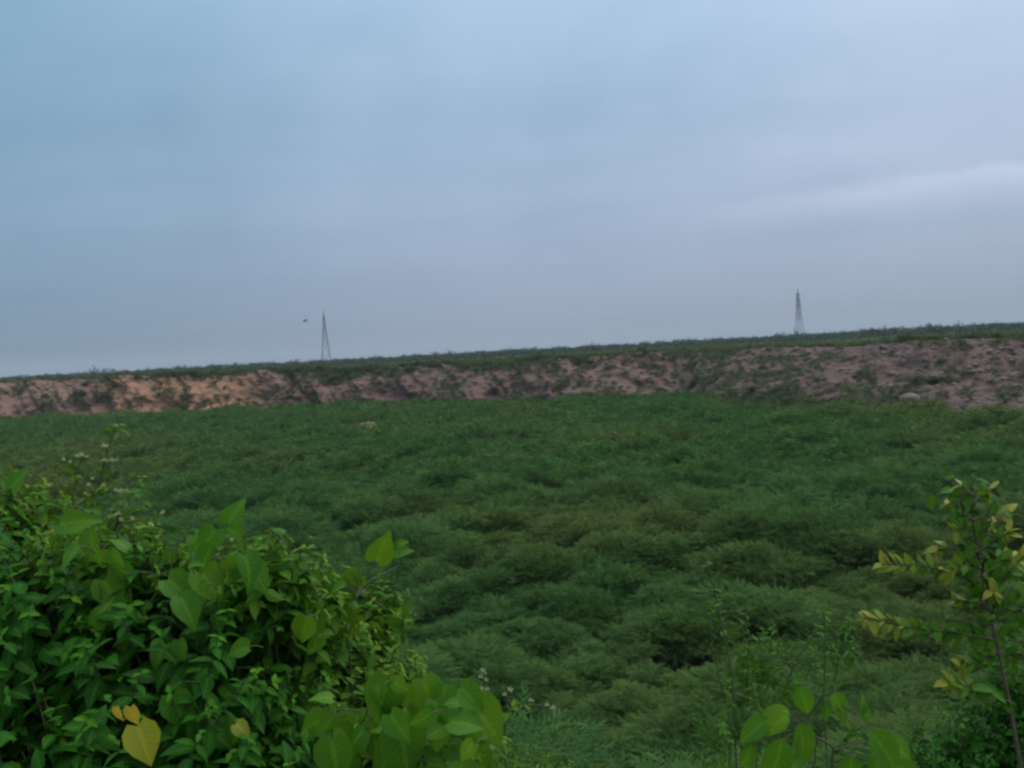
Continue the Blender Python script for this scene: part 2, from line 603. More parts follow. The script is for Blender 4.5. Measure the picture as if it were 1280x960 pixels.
# --- variants of the thicket bush
HI = []
for k in range(9):
    g, cs = bush_geo(16 + k % 4, 150, SPRAY_HI, .2, 1.08, 1.45, flat=.5 + .05 * (k % 3), seed_tint=.36 + .05 * (k % 4))
    HI.append((g.mesh('foliage', M_SCRUB), bush_stems(cs).mesh('stems', M_BARK)))
MIDV = [bush_geo(12, 42, SPRAY_MID, .31, 1.08, 1.45, seed_tint=.34 + .05 * (k % 4))[0].arrays() for k in range(7)]
VLOV = [bush_geo(7, 13, SPRAY_LO, .46, 1.1, 1.45, seed_tint=.34 + .05 * (k % 4))[0].arrays() for k in range(7)]
LOV = [bush_geo(9, 21, SPRAY_LO, .36, 1.1, 1.45, seed_tint=.34 + .05 * (k % 4))[0].arrays() for k in range(7)]

# --- positions over the field
pts = []
sp = 1.28
for yy in np.arange(9.0, 175, sp):
    half = yy * .74 + 4
    for xx in np.arange(-half, half, sp):
        pts.append((xx, yy))
pts = np.array(pts)
pts += rng.uniform(-.55, .55, pts.shape)
az_t = hdir[:, 0]
foot_y = np.interp(pts[:, 0] / pts[:, 1], az_t, D_foot)
dens = fbm(pts[:, 0] * .16, pts[:, 1] * .16, 5.5, 3)
keep = (pts[:, 1] < foot_y - 1.0 + 5.5 * vnoise(pts[:, 0] * .22, pts[:, 1] * .05, 4.4)) & (dens > .22) & (rng.uniform(0, 1, len(pts)) > .04)
# bare sandy spots in the thicket
SANDS = [(459, 524, 2.1, .5), (205, 546, 1.0, .5), (428, 527, 1.0, .5)]
SP = [at(px, py, 6.0 / (py - (441 - (px - 640) * math.tan(ROLL))) * F) for px, py, *_ in SANDS]
for s, (px, py, w, h) in zip(SP, SANDS):
    keep &= ~((np.abs(pts[:, 0] - s[0]) < w * 1.0) & (pts[:, 1] > s[1] - 9) & (pts[:, 1] < s[1] + 2))
pts = pts[keep]
size = .5 + .92 * fbm(pts[:, 0] * .3, pts[:, 1] * .3, 9.0, 2) + rng.normal(0, .14, len(pts)) + .45 * (rng.uniform(0, 1, len(pts)) < .06)
size = np.clip(size, .45, 1.5)
gz = ground_z(pts[:, 0], pts[:, 1])
dist = np.hypot(pts[:, 0], pts[:, 1])
uvp = np.array([pix((x, y, z + 1.2)) for (x, y), z in zip(pts, gz)])
inframe = (uvp[:, 0] > -40) & (uvp[:, 0] < 1320) & (uvp[:, 1] > 440) & (uvp[:, 1] < 1010)
order = np.argsort(np.where(inframe, dist, 1e9))
near = order[:296]
SCRUB_GROUP = 'feathery scrub bushes of the thicket'
for i in near:
    fm, sm = HI[rng.integers(0, len(HI))]
    s = float(size[i])
    o = thing('scrub_bush', (pts[i, 0], pts[i, 1], gz[i] - .03), 'low feathery dark green scrub bush in the near part of the dense thicket', 'bush', SCRUB_GROUP)
    o.rotation_euler = (rng.normal(0, .06), rng.normal(0, .06), rng.uniform(0, 6.28))
    o.scale = (s * rng.uniform(.9, 1.2), s * rng.uniform(.9, 1.2), s * rng.uniform(.8, 1.15))
    link('foliage', fm, o)
    link('stems', sm, o)
rest = np.setdiff1d(np.arange(len(pts)), near)


def merge(variants, idx, xyz, sz, name, mat, hi=1.0):
    V, Q, Tn, n = [], [], [], 0
    pick = rng.integers(0, len(variants), len(idx))
    rot = rng.uniform(0, 6.283, len(idx))
    for vi, (tv, tq, tt, tm) in enumerate(variants):
        s = np.where(pick == vi)[0]
        if not len(s):
            continue
        c, sn = np.cos(rot[s])[:, None], np.sin(rot[s])[:, None]
        k = sz[s][:, None]
        x = (tv[None, :, 0] * c - tv[None, :, 1] * sn) * k + xyz[s, 0:1]
        y = (tv[None, :, 0] * sn + tv[None, :, 1] * c) * k + xyz[s, 1:2]
        z = tv[None, :, 2] * k * hi + xyz[s, 2:3]
        V.append(np.stack([x, y, z], -1).reshape(-1, 3))
        Q.append((tq[None] + (np.arange(len(s)) * len(tv))[:, None, None]).reshape(-1, 4) + n)
        bt = rng.normal(0, .08, len(s))[:, None]
        Tn.append(np.clip(tt[None] + bt, 0, 1).ravel())
        n += len(V[-1])
    return np.concatenate(V), np.concatenate(Q), np.concatenate(Tn)


def stuff(name, parts_, mat):
    n, V, Q, Tn = 0, [], [], []
    for v, q, t in parts_:
        V.append(v)
        Q.append(q + n)
        Tn.append(t)
        n += len(v)
    me = mesh_from(name, np.concatenate(V), np.concatenate(Q), mat, np.concatenate(Tn), np.ones(n))
    return tag(link(name, me), kind='stuff')


xyz = np.column_stack([pts, gz - .03])
mid_ok = (inframe & (dist < 46)) | (dist < 20)
r_mid = rest[mid_ok[rest]]
r_lo = rest[~mid_ok[rest] & (dist[rest] < 80)]
r_vlo = rest[dist[rest] >= 80]
# seedlings that fill the gaps between the bushes
u_ = []
for yy in np.arange(9.5, 60, 1.05):
    for xx in np.arange(-yy * .6 - 2, yy * .6 + 2, 1.05):
        u_.append((xx, yy))
u_ = np.array(u_) + rng.uniform(-.45, .45, (len(u_), 2))
u_ = u_[(u_[:, 1] < np.interp(u_[:, 0] / u_[:, 1], az_t, D_foot)) & (rng.uniform(0, 1, len(u_)) < .8)]
for s_ in SP:
    u_ = u_[~((np.abs(u_[:, 0] - s_[0]) < 2) & (np.abs(u_[:, 1] - s_[1]) < 6))]
u3 = np.column_stack([u_, ground_z(u_[:, 0], u_[:, 1])])
u_size = rng.uniform(.38, .8, len(u_))
o = stuff('thicket', [merge(VLOV, np.where(u_[:, 1] > 26)[0], u3[u_[:, 1] > 26], u_size[u_[:, 1] > 26], 't', M_SCRUB), merge(MIDV, np.where(u_[:, 1] <= 26)[0], u3[u_[:, 1] <= 26], u_size[u_[:, 1] <= 26], 't', M_SCRUB), merge(MIDV, r_mid, xyz[r_mid], size[r_mid], 't', M_SCRUB), merge(LOV, r_lo, xyz[r_lo], size[r_lo], 't', M_SCRUB),
                       merge(VLOV, r_vlo, xyz[r_vlo], size[r_vlo], 't', M_SCRUB)], M_SCRUB)
tag(o, 'dense low dark green scrub filling the field up to the bare bank', 'thicket')

# --- bare sand showing through the thicket
for s, (px, py, w, h), lab in zip(SP, SANDS, ('pale sandy mound showing through the green thicket near the foot of the bank',
                                           'small pale bare mound among the scrub at the left of the field',
                                           'small reddish bare mound beside the larger pale sandy mound')):
    th = np.linspace(0, 2 * math.pi, 25)[:-1]
    rr = np.linspace(0, 1, 8)
    v, q = [], []
    for i, r in enumerate(rr):
        for t in th:
            wob = 1 + .25 * (vnoise(math.cos(t) * 2 + px, math.sin(t) * 2, .5) - .5)
            v.append((s[0] + w * r * wob * math.cos(t), s[1] + w * 1.3 * r * wob * math.sin(t), -.15 + (h + .35) * (1 - r * r) ** 1.3 + .12 * (vnoise(r * 4 + px, t * 3, 1.1) - .5)))
    n = len(th)
    for i in range(len(rr) - 1):
        for j in range(n):
            q.append((i * n + j, i * n + (j + 1) % n, (i + 1) * n + (j + 1) % n, (i + 1) * n + j))
    m_ = M_ROCK if 'reddish' in lab else M_SAND
    tag(link('sand_mound', mesh_from('sand_mound', np.array(v), np.array(q), m_)), lab, 'sand mound')

# ------------------------------------------------------------------ shrubs on the bank and the plateau
SH = []
for k in range(6):
    g, cs = bush_geo(8, 16, SPRAY_MID, .42, .9, 1.25, flat=.75, seed_tint=.3 + .09 * (k % 4), up=.5)
    SH.append(g)
SH_ME = [g.mesh('bank_shrub', M_SHRUB) for g in SH]
# photo columns and rows of clumps one can pick out, then scattered ones by the vegetation cover
placed = 0
cand = []
for c in range(0, nc, 2):
    if -10 < cols_px[c] < 1290:
        for r_ in range(2, NV + 6, 3):
            if r_ < nr and (veg[c, r_] > .3 or rng.uniform() < .035 + .05 * (cols_px[c] > 900)):
                cand.append((c, r_))
rng.shuffle(cand)
taken = []
BANK_LAB = 'low dull green shrub growing on the bare reddish earth bank'
for c, r_ in cand:
    p = bv[c, r_]
    if any((p[0] - t[0]) ** 2 + (p[1] - t[1]) ** 2 + (p[2] - t[2]) ** 2 < 1.5 for t in taken):
        continue
    taken.append(p)
    s = rng.uniform(.35, 1.0) * (.8 if cols_px[c] > 850 else 1.1)
    o = link('shrub', SH_ME[rng.integers(0, 6)])
    tag(o, BANK_LAB, 'shrub', 'shrubs on the bare earth bank')
    o.location = p - np.array([0, 0, .12])
    o.scale = (s, s, s * rng.uniform(.7, 1.1))
    o.rotation_euler = (0, 0, rng.uniform(0, 6.28))
    placed += 1
    if placed >= 185:
        break

plt = []
for px in np.arange(-120, 1400, 3.2):
    for k in range(9):
        back = 1 + 170 * rng.uniform(0, 1) ** 1.7
        plt.append((px + rng.uniform(-4, 4), back))
plt = np.array(plt)
pp = np.array([plateau_point(a, b) for a, b in plt])
gr = fbm(pp[:, 0] * .05, pp[:, 1] * .05, 2.2, 3)
okp = gr > .47
pp, plt = pp[okp], plt[okp]
ordr = np.argsort(plt[:, 1] - 60 * (plt[:, 0] > 1000))
SHA = [g.arrays() for g in SH]
SHB = [bush_geo(5, 10, SPRAY_LO, .45, .9, 1.2, flat=.75, seed_tint=.3 + .09 * k, up=.5)[0].arrays() for k in range(4)]
nearp = [i for i in ordr if 0 < plt[i, 0] < 1280][:105]
for i in nearp:
    s = rng.uniform(.4, .95)
    o = link('shrub', SH_ME[rng.integers(0, 6)])
    tag(o, 'low green shrub on the flat top of the bank behind its bare edge', 'shrub', 'shrubs along the top of the bank')
    o.location = pp[i] - np.array([0, 0, .1])
    o.scale = (s, s, s * rng.uniform(.6, .95))
    o.rotation_euler = (0, 0, rng.uniform(0, 6.28))
restp = np.setdiff1d(np.arange(len(pp)), nearp)
o = stuff('shrubland', [merge(SHB, restp, pp[restp], rng.uniform(.35, .8, len(restp)), 's', M_SHRUB, .85)], M_SHRUB)
tag(o, 'low green scrub covering the flat land on top of the bank', 'shrubland')

# smaller growth on the bank: grass and seedlings, one mass
TUFT = [bush_geo(3, 9, SPRAY_LO, .3, .35, .4, flat=.8, seed_tint=.45 + .1 * k, up=1.0)[0].arrays() for k in range(4)]
LOWB = [bush_geo(5, 10, SPRAY_LO, .34, .6, .7, flat=.8, seed_tint=.2 + .06 * k, up=.6)[0].arrays() for k in range(4)]
wgt = (np.clip(veg[:, 1:NV + 9], 0, 1) ** 1.5 + .012)
wgt = wgt * np.where(bface[:, 1:NV + 9] < .9, .45, 1.0)
wgt = wgt * ((cols_px > -60) & (cols_px < 1340))[:, None]
pick_ = rng.choice(wgt.size, 8500, p=(wgt / wgt.sum()).ravel())
tpos = bv[:, 1:NV + 9].reshape(-1, 3)[pick_] + rng.normal(0, .12, (8500, 3)) * np.array([1, 1, 0])
wg2 = (np.clip(fbm(along * .16, bface * 2.2, 8.0, 3) - .44, 0, 1) * 3 + .1)[:, 1:NV] * ((cols_px > -60) & (cols_px < 1340))[:, None]
pk2 = rng.choice(wg2.size, 1500, p=(wg2 / wg2.sum()).ravel())
lpos = bv[:, 1:NV].reshape(-1, 3)[pk2] - np.array([0, 0, .08])
o = stuff('grass', [merge(TUFT, np.arange(8500), tpos, rng.uniform(.5, 1.3, 8500), 'g', M_SHRUB), merge(LOWB, np.arange(1500), lpos, rng.uniform(.4, 1.3, 1500), 'g', M_SHRUB)], M_SHRUB)
tag(o, 'grass and low weeds creeping over the earth bank', 'grass')

# far trees along the skyline
TL = []
for k in range(5):
    TL.append(bush_geo(5, 6, SPRAY_LO, 1.7, 3.0, 3.6, flat=.8, seed_tint=.35, floor=.2)[0].arrays())
tp, ts = [], []
for px in np.arange(-200, 1480, 1.6):
    for k in range(6):
        back = rng.uniform(90, 300) if k > 1 else rng.uniform(250, 620)
        p = plateau_point(px + rng.uniform(-2, 2), back)
        tp.append(p)
        ts.append(np.clip(np.exp(rng.normal(-.5, .28)) * (back / 400) ** .6, .2, 1.1))
tp, ts = np.array(tp), np.array(ts)
o = stuff('treeline', [merge(TL, np.arange(len(tp)), tp, ts, 't', M_FARTREE)], M_FARTREE)
tag(o, 'thin dark line of distant trees along the skyline', 'treeline')

# ------------------------------------------------------------------ stones of the spoil tip
def rock_geo(seed, sub=2):
    import bmesh
    bm = bmesh.new()
    bmesh.ops.create_icosphere(bm, subdivisions=sub, radius=1)
    for v in bm.verts:
        c = np.array(v.co)
        k = .62 + .7 * float(fbm(c[0] * 1.1 + seed, c[1] * 1.1, c[2] * 1.1, 3))
        v.co = Vector((c[0] * k * 1.2, c[1] * k, c[2] * k * .75))
    me = bpy.data.meshes.new('boulder')
    bm.to_mesh(me)
    bm.free()
    me.materials.append(M_ROCK)
    return me


ROCKS = [rock_geo(s * 5.3) for s in range(5)]
BOULDERS = [(870, 511, .8, 'pinkish boulder lying in the scrub at the left foot of the spoil heap'),
            (846, 512, .55, 'smaller grey pink stone just left of the pinkish boulder'),
            (900, 500, .6, 'pinkish stone low on the left end of the spoil heap'),
            (1135, 500, .8, 'pale stone at the foot of the spoil heap below its dark shrubs'),
            (1120, 490, .5, 'small stone above the pale stone at the foot of the spoil heap')]
for k, (px, py, s, lab) in enumerate(BOULDERS):
    hzr = 441 - (px - 640) * math.tan(ROLL)
    dd = float(np.interp(px, cols_px, D_foot))
    p = at(px, py, dd - 2.0)
    v_ = 0
    if py < 508:
        # on the slope: first surface point seen along that column at the row
        c = int(np.argmin(np.abs(cols_px - px)))
        rows = np.array([pix(q)[1] for q in bv[c, :NV]])
        p = bv[c, int(np.argmin(np.abs(rows - py)))]
    o = link('boulder', ROCKS[k % 5])
    tag(o, lab, 'boulder')
    o.location = p
    o.scale = (s, s, s)
    o.rotation_euler = (rng.uniform(-.4, .4), rng.uniform(-.4, .4), rng.uniform(0, 6))

# loose rubble: one object
V, Q, n = [], [], 0
base = [(np.array([v.co[:] for v in m.vertices]), np.array([list(p.vertices) + [p.vertices[2]] for p in m.polygons])) for m in [rock_geo(s * 3.1 + 50, 1) for s in range(4)]]
tris = []
for k in range(2600):
    px = rng.uniform(840, 1330) if k < 1900 else rng.uniform(-40, 860)
    c = int(np.argmin(np.abs(cols_px - px)))
    p = bv[c, rng.integers(2, NV)]
    bvv, bqq = base[k % 4]
    s = .07 + .3 * rng.uniform(0, 1) ** 4
    V.append(bvv * s @ np.array(Matrix.Rotation(rng.uniform(0, 6), 3, 'Z')).T + p)
    tris.append(bqq[:, :3] + n)
    n += len(bvv)
me = bpy.data.meshes.new('rubble')
me.from_pydata(np.concatenate(V).tolist(), [], np.concatenate(tris).tolist())
me.materials.append(M_ROCK)
tag(tag(link('rubble', me), kind='stuff'), 'loose stones and clods scattered over the bare bank', 'rubble')

# ------------------------------------------------------------------ pylons
T1, T2 = at(408, 453, 750), at(999.5, 419, 845)
T1[2], T2[2] = 5.6, 5.6
H = 37.5
line = unit(np.append((T2 - T1)[:2], 0))
cross = np.array([-line[1], line[0], 0])


def bar(g, a, b, w):
    tube(g, [a, b], w, w, 4)


def half_w(z):
    return np.interp(z, [0, 15, 25, 35], [3.6, 2.1, 1.15, .55])


def tower(base, label, k_=1.0):
    t = thing('transmission_tower', base, label, 'pylon', 'pylons on the skyline')
    base = np.array(base)
    corner = lambda sx, sy, z: base + np.array([0, 0, z]) + line * sx * half_w(z) + cross * sy * half_w(z)
    zs = [0, 7.5, 15, 19, 22.5, 25.5, 28, 30.5, 33, 35]
    for sx in (-1, 1):
        for sy in (-1, 1):
            g = Geo()
            for z0, z1 in ((0, 15), (15, 25.5), (25.5, 35)):
                bar(g, corner(sx, sy, z0), corner(sx, sy, z1), .2)
            part(g, 'leg', M_STEEL, t)
    g = Geo()
    for z0, z1 in zip(zs[:-1], zs[1:]):
        for (ax, ay), (bx_, by_) in (((-1, -1), (1, -1)), ((1, -1), (1, 1)), ((1, 1), (-1, 1)), ((-1, 1), (-1, -1))):
            wd = .09 if z0 < 15 else .12
            bar(g, corner(ax, ay, z0), corner(bx_, by_, z1), wd)
            bar(g, corner(bx_, by_, z0), corner(ax, ay, z1), wd)
            bar(g, corner(ax, ay, z1), corner(bx_, by_, z1), wd)
    part(g, 'lattice', M_STEEL, t)
    g = Geo()
    top = base + np.array([0, 0, H + 1.2])
    for sx in (-1, 1):
        for sy in (-1, 1):
            bar(g, corner(sx, sy, 35), top, .12)
    part(g, 'peak', M_STEEL, t)
    for z, L in ((25.5, 5.2), (29.5, 4.6), (33.5, 4.0)):
        for sy in (-1, 1):
            g = Geo()
            tip = base + np.array([0, 0, z + .2]) + cross * sy * L
            for sx in (-1, 1):
                bar(g, corner(sx, sy, z), tip, .1)
                bar(g, corner(sx, sy, z + 1.3), tip, .1)
            a_ = part(g, 'cross_arm', M_STEEL, t)
            g = Geo()
            tube(g, [tip, tip - np.array([0, 0, 1.6])], .12, .12, 6)
            ins = part(g, 'insulator', M_CABLE, t)
    t.scale = (1, 1, k_)
    return t


tower(T1, 'left lattice steel pylon with splayed legs on the skyline, the small bird beside its top', 1.07)
tower(T2, 'right lattice steel pylon on the skyline, narrow and paler in the haze', 1.12)
step = (T2 - T1)
T0, T3 = T1 - step, T2 + step
lines_ = [(25.5, -5.2), (25.5, 5.2), (29.5, -4.6), (29.5, 4.6), (33.5, -4.0), (33.5, 4.0)]
for z, off in lines_:
    g = Geo()
    P = []
    for A, B in ((T0, T1), (T1, T2), (T2, T3)):
        for k in range(24):
            s = k / 24
            P.append(A + (B - A) * s + cross * off + np.array([0, 0, z - 1.4 - 7.5 * 4 * s * (1 - s)]))
    tube(g, P, .014, .014, 4)
    o = g.build('power_line', M_CABLE)
    lv = {25.5: 'lowest', 29.5: 'middle', 33.5: 'topmost'}[z]
    tag(o, 'thin faint power line strung between the pylons from their %s %s arm' % (lv, 'front' if off < 0 else 'rear'), 'power line', 'power lines between the pylons')

# ------------------------------------------------------------------ bird
def make_bird():
    g = Geo()
    n, sd = 13, 10
    ts_ = np.linspace(-1, 1, n)
    rad = np.array([.012, .03, .04, .05, .058, .06, .058, .052, .042, .036, .038, .024, .004])
    v = []
    for t, r in zip(ts_, rad):
        for s in range(sd):
            a = 2 * math.pi * s / sd
            v.append((r * math.cos(a), t * .2, r * .85 * math.sin(a)))
    q = [(i * sd + s, i * sd + (s + 1) % sd, (i + 1) * sd + (s + 1) % sd, (i + 1) * sd + s) for i in range(n - 1) for s in range(sd)]
    for side in (-1, 1):                                     # wings: lofted, thick at the shoulder, raised then drooping at the tip
        st = [(.03, .09, -.05, .0), (.12, .1, -.07, .035), (.22, .08, -.08, .05), (.32, .03, -.1, .035), (.39, -.06, -.11, .01)]
        b0 = len(v)
        for x, f, bk, z in st:
            th = .014 * (1 - x / .45) + .002
            v += [(side * x, f, z), (side * x, (f + bk) / 2, z + th), (side * x, bk, z), (side * x, (f + bk) / 2, z - th)]
        for i in range(len(st) - 1):
            for s in range(4):
                q.append((b0 + i * 4 + s, b0 + i * 4 + (s + 1) % 4, b0 + (i + 1) * 4 + (s + 1) % 4, b0 + (i + 1) * 4 + s))
        q.append((b0 + 16, b0 + 17, b0 + 18, b0 + 19))
    b0 = len(v)                                              # fanned tail
    v += [(-.02, -.17, .0), (.02, -.17, .0), (.06, -.33, .004), (-.06, -.33, .004), (-.02, -.17, -.012), (.02, -.17, -.012), (.06, -.33, -.004), (-.06, -.33, -.004)]
    q += [(b0 + a, b0 + b, b0 + c, b0 + d) for a, b, c, d in ((0, 1, 2, 3), (7, 6, 5, 4), (0, 4, 5, 1), (1, 5, 6, 2), (2, 6, 7, 3), (3, 7, 4, 0))]
    g.add(np.array(v) * 1.05, q)
    o = g.build('bird', M_BIRD)
    tag(o, 'small dark bird flying in the sky just left of the left pylon', 'bird')
    o.location = at(381.5, 401, 92)
    o.rotation_euler = (R(12), R(-22), R(70))
    return o


make_bird()

# ------------------------------------------------------------------ foreground plants on the near slope
def root_at(p, dy=.35):
    x, y = p[0], p[1] + dy
    return np.array([x, y, float(ground_z(x, y))])


def shoots(gl, gs, blobs, tmpls, leaf, nodes, gap, tint0, tint_tip, density, droop=.3, up=.55, inner=.35, opp=True):
    """leafy shoots over the surface of a mass of rounded blobs"""
    for (c, rad) in blobs:
        c, rad = np.asarray(c), np.asarray(rad, float)
        area = 4 * math.pi * ((rad[0] * rad[1]) ** 1.6 + (rad[0] * rad[2]) ** 1.6 + (rad[1] * rad[2]) ** 1.6) ** (1 / 1.6) / 3 ** (1 / 1.6)
        n = int(area * density)
        d = unit(rng.normal(0, 1, (n, 3)))
        k = np.where(rng.uniform(0, 1, n) < inner, rng.uniform(.35, .8, n), rng.uniform(.8, 1.1, n) + .28 * (rng.uniform(0, 1, n) < .07))[:, None]
        tip = c + d * rad * k
        ax = unit(d * .75 + np.array([0, 0, up]) + rng.normal(0, .3, (n, 3)))
        side = unit(np.cross(ax, rng.normal(0, 1, (n, 3))))
        side2 = np.cross(ax, side)
        bt = tint0 + rng.normal(0, .1, n)
        for j in range(nodes):
            pos = tip - ax * gap * j * (1 + .1 * j)
            s = leaf * np.clip(.38 + .2 * j, 0, 1) * rng.uniform(.8, 1.15, n)
            tt = np.clip(bt + (tint_tip - tint0) * math.exp(-j * .9), 0, 1)
            for sg in ((1, -1) if opp else ((1,) if j % 2 else (-1,))):
                a = (side if j % 2 else side2) * sg
                ld = a * .85 + ax * (.55 - .12 * j) - np.array([0, 0, droop]) + rng.normal(0, .16, (n, 3))
                nr_ = ax + np.array([0, 0, .5]) + rng.normal(0, .2, (n, 3))
                place_mix(gl, tmpls, pos, ld, nr_, s, tt)
        for i in range(0, n, 2):
            L = gap * nodes * 1.4
            tube(gs, [tip[i] - ax[i] * L, tip[i]], .0028, .0012, 3)


def blob(px, py, Y, rx, ry, rz):
    return (at(px, py, Y), (rx, ry, rz))


def stems_to(gs, root, blobs, r=.007):
    for c, rad in blobs:
        tube(gs, curve(root + rng.normal(0, .03, 3) * np.array([1, 1, 0]), np.asarray(c) + rng.normal(0, .05, 3), .06, 8, .02), r, r * .4, 5)
        for k in range(4):
            e = np.asarray(c) + unit(rng.normal(0, 1, 3) + np.array([0, 0, .6])) * np.array(rad) * .8
            tube(gs, curve(c, e, .02, 5, .01), r * .45, r * .2, 4)


def shrub(name, label, cat, blobs, tmpls, leaf, nodes, gap, tint0, tip, dens, mat, group=None, twig=M_TWIG, extra=None, **kw):
    c0 = np.mean([b[0] for b in blobs], axis=0)
    root = root_at(c0)
    t = thing(name, root, label, cat, group)
    gl, gs = Geo(), Geo()
    shoots(gl, gs, blobs, tmpls, leaf, nodes, gap, tint0, tip, dens, **kw)
    stems_to(gs, root, blobs)
    part(gl, 'foliage', mat, t)
    part(gs, 'stems', twig, t)
    return t


# 1 dark dense shrub filling the lower left
shrub('leafy_shrub', 'large dense dark green shrub with pointed leaves filling the lower left corner', 'shrub',
      [blob(60, 830, 2.0, .34, .25, .26), blob(210, 860, 1.95, .26, .24, .24), blob(-120, 800, 2.05, .35, .3, .33), blob(120, 1010, 1.75, .42, .25, .25),
       blob(300, 930, 2.0, .2, .2, .2), blob(130, 740, 2.15, .24, .22, .16), blob(-330, 900, 2.0, .35, .3, .4), blob(330, 1060, 1.9, .25, .2, .2)],
      OVATE, .056, 6, .021, .2, .75, 185, M_DARKLEAF, droop=.45)
# 2 lighter shrub whose top stands above it at the left edge
shrub('leafy_shrub', 'bright green shrub top at the left edge below the pale flower stalks', 'shrub',
      [blob(20, 690, 2.5, .3, .25, .2), blob(-110, 670, 2.5, .3, .25, .24), blob(110, 720, 2.5, .2, .2, .15), blob(0, 640, 2.6, .14, .14, .1)],
      OVATE, .046, 6, .016, .35, .95, 330, M_LIGHTLEAF, droop=.35)
# 3 small-leaved shrub between the vines
shrub('leafy_shrub', 'loose yellowish green shrub with small leaves between the dark shrub and the open thicket', 'shrub',
      [blob(400, 800, 2.6, .2, .2, .16), blob(450, 770, 2.7, .14, .15, .12), blob(370, 870, 2.4, .2, .2, .18), blob(470, 850, 2.5, .13, .15, .12), blob(420, 960, 2.3, .22, .2, .18), blob(300, 745, 2.15, .2, .16, .13), blob(215, 730, 2.1, .16, .14, .1), blob(350, 760, 2.2, .18, .16, .14), blob(530, 930, 2.2, .16, .15, .12), blob(130, 690, 2.15, .18, .14, .1), blob(330, 720, 2.0, .12, .1, .1)],
      OVATE, .044, 6, .016, .35, .95, 330, M_LIGHTLEAF, droop=.25, inner=.3)


# 4 vines with large heart-shaped leaves, draped over the shrubs
def vine(label, anchors, n, leaf, Y, tint, root_px, spread=(70, 50), toward=.75, explicit=(), yellow=(), tmpl=None):
    rp = at(*root_px)
    root = root_at(rp, .1)
    t = thing('heart_leaved_vine', root, label, 'vine', 'broad leaved vines climbing over the bank plants')
    gl, gs = Geo(), Geo()
    pos = []
    for k in range(n):
        ax, ay = anchors[rng.integers(0, len(anchors))]
        pos.append(at(ax + np.clip(rng.normal(), -1.3, 1.3) * spread[0] * .5, ay + np.clip(rng.normal(), -1.2, 1.3) * spread[1] * .5, Y + rng.normal(0, .1)))
    pos = np.array(pos).reshape(-1, 3)
    dirs, nrms, szs, tn = [], [], [], []
    for p in pos:
        a = rng.normal(-90, 65)
        dirs.append(RIGHT * math.cos(R(a)) + UP * math.sin(R(a)) - fwd * rng.uniform(-.1, .6))
        nrms.append(-fwd * toward + np.array([0, 0, .75]) + rng.normal(0, .35, 3))
        szs.append(leaf * rng.uniform(.45, 1.35))
        tn.append(np.clip(tint + rng.normal(0, .2), 0, 1))
    for (px, py, dy, L, ang, nx_, nz_, tt) in explicit:
        p = at(px, py, Y + dy)
        pos = np.vstack([pos, p])
        dirs.append(RIGHT * math.cos(R(ang)) + UP * math.sin(R(ang)) - fwd * .15)
        nrms.append(-fwd * .8 + RIGHT * nx_ + np.array([0, 0, nz_]))
        szs.append(L)
        tn.append(tt)
    dirs, nrms, szs, tn = np.array(dirs), np.array(nrms), np.array(szs), np.array(tn)
    place_mix(gl, tmpl or HEART, pos, unit(dirs), unit(nrms), szs, tn)
    # the twining stem passes under the leaves, each leaf has its stalk
    o_ = np.argsort(pos[:, 2])
    P = [root] + [pos[i] + fwd * .09 - np.array([0, 0, .05]) for i in o_[::max(1, len(o_) // 12)]]
    if n == 0:
        mid_ = pos.mean(0)
        P = [root] + [np.append((.3 * pos[i] + .7 * mid_ + fwd * .04)[:2], pos[i][2] - .02) for i in o_[::3]]
    P = np.array(P)
    tt = np.linspace(0, len(P) - 1, len(P) * 4)
    path = np.stack([np.interp(tt, np.arange(len(P)), P[:, a]) for a in range(3)], 1)
    for _ in range(2):
        path[1:-1] = (path[:-2] + 2 * path[1:-1] + path[2:]) / 4
    tube(gs, path, .003, .0014, 5)
    for p, d in zip(pos, dirs):
        j = np.argmin(np.linalg.norm(path - p, axis=1))
        e = path[j] if n == 0 or np.linalg.norm(path[j] - p) < .07 else p - d / np.linalg.norm(d) * .012 + fwd * .045 - UP * .03 + rng.normal(0, .008, 3)
        tube(gs, curve(e, p, .004, 4), .0013, .001, 4)
    part(gl, 'foliage', M_VINE, t)
    part(gs, 'stems', M_TWIG, t)
    for (px, py, dy, L, ang, nx_, nz_, tt, lab) in yellow:
        g = Geo()
        place(g, HEART[int(px) % 2], at(px, py, Y + dy)[None], unit(RIGHT * math.cos(R(ang)) + UP * math.sin(R(ang)) - fwd * .1), unit(-fwd * .9 + RIGHT * nx_ + np.array([0, 0, nz_])), L, tt)
        part(g, 'leaf', M_YELLOW, t, lab)
    return t


vine('vine with large fresh green leaves draped over the top of the dark shrub', [(230, 700), (290, 690), (320, 720), (190, 740), (270, 760), (340, 770), (210, 690), (310, 670), (350, 800), (150, 700), (240, 800), (120, 670), (380, 760), (60, 640), (160, 780)], 95, .05, 2.02, .42, (260, 900, 2.2),
     explicit=[(285, 655, .1, .06, 60, .2, .4, .6), (210, 725, -.08, .075, -35, .1, .8, .55), (250, 715, -.1, .08, -50, .2, .8, .7), (130, 725, -.05, .075, -60, .1, .8, .6)])
vine('vine shoot with a few upright yellow green leaves standing clear against the thicket', [(440, 720), (460, 715), (420, 735)], 8, .045, 2.25, .55, (430, 820, 2.4), spread=(30, 26),
     explicit=[(470, 700, 0, .075, 62, .3, .2, .95), (450, 720, .02, .07, 230, .1, .5, .85), (497, 680, .03, .025, 20, .1, .3, .6), (492, 690, .05, .045, 15, .3, .5, .4), (438, 715, 0, .035, 250, 0, .3, .7)])
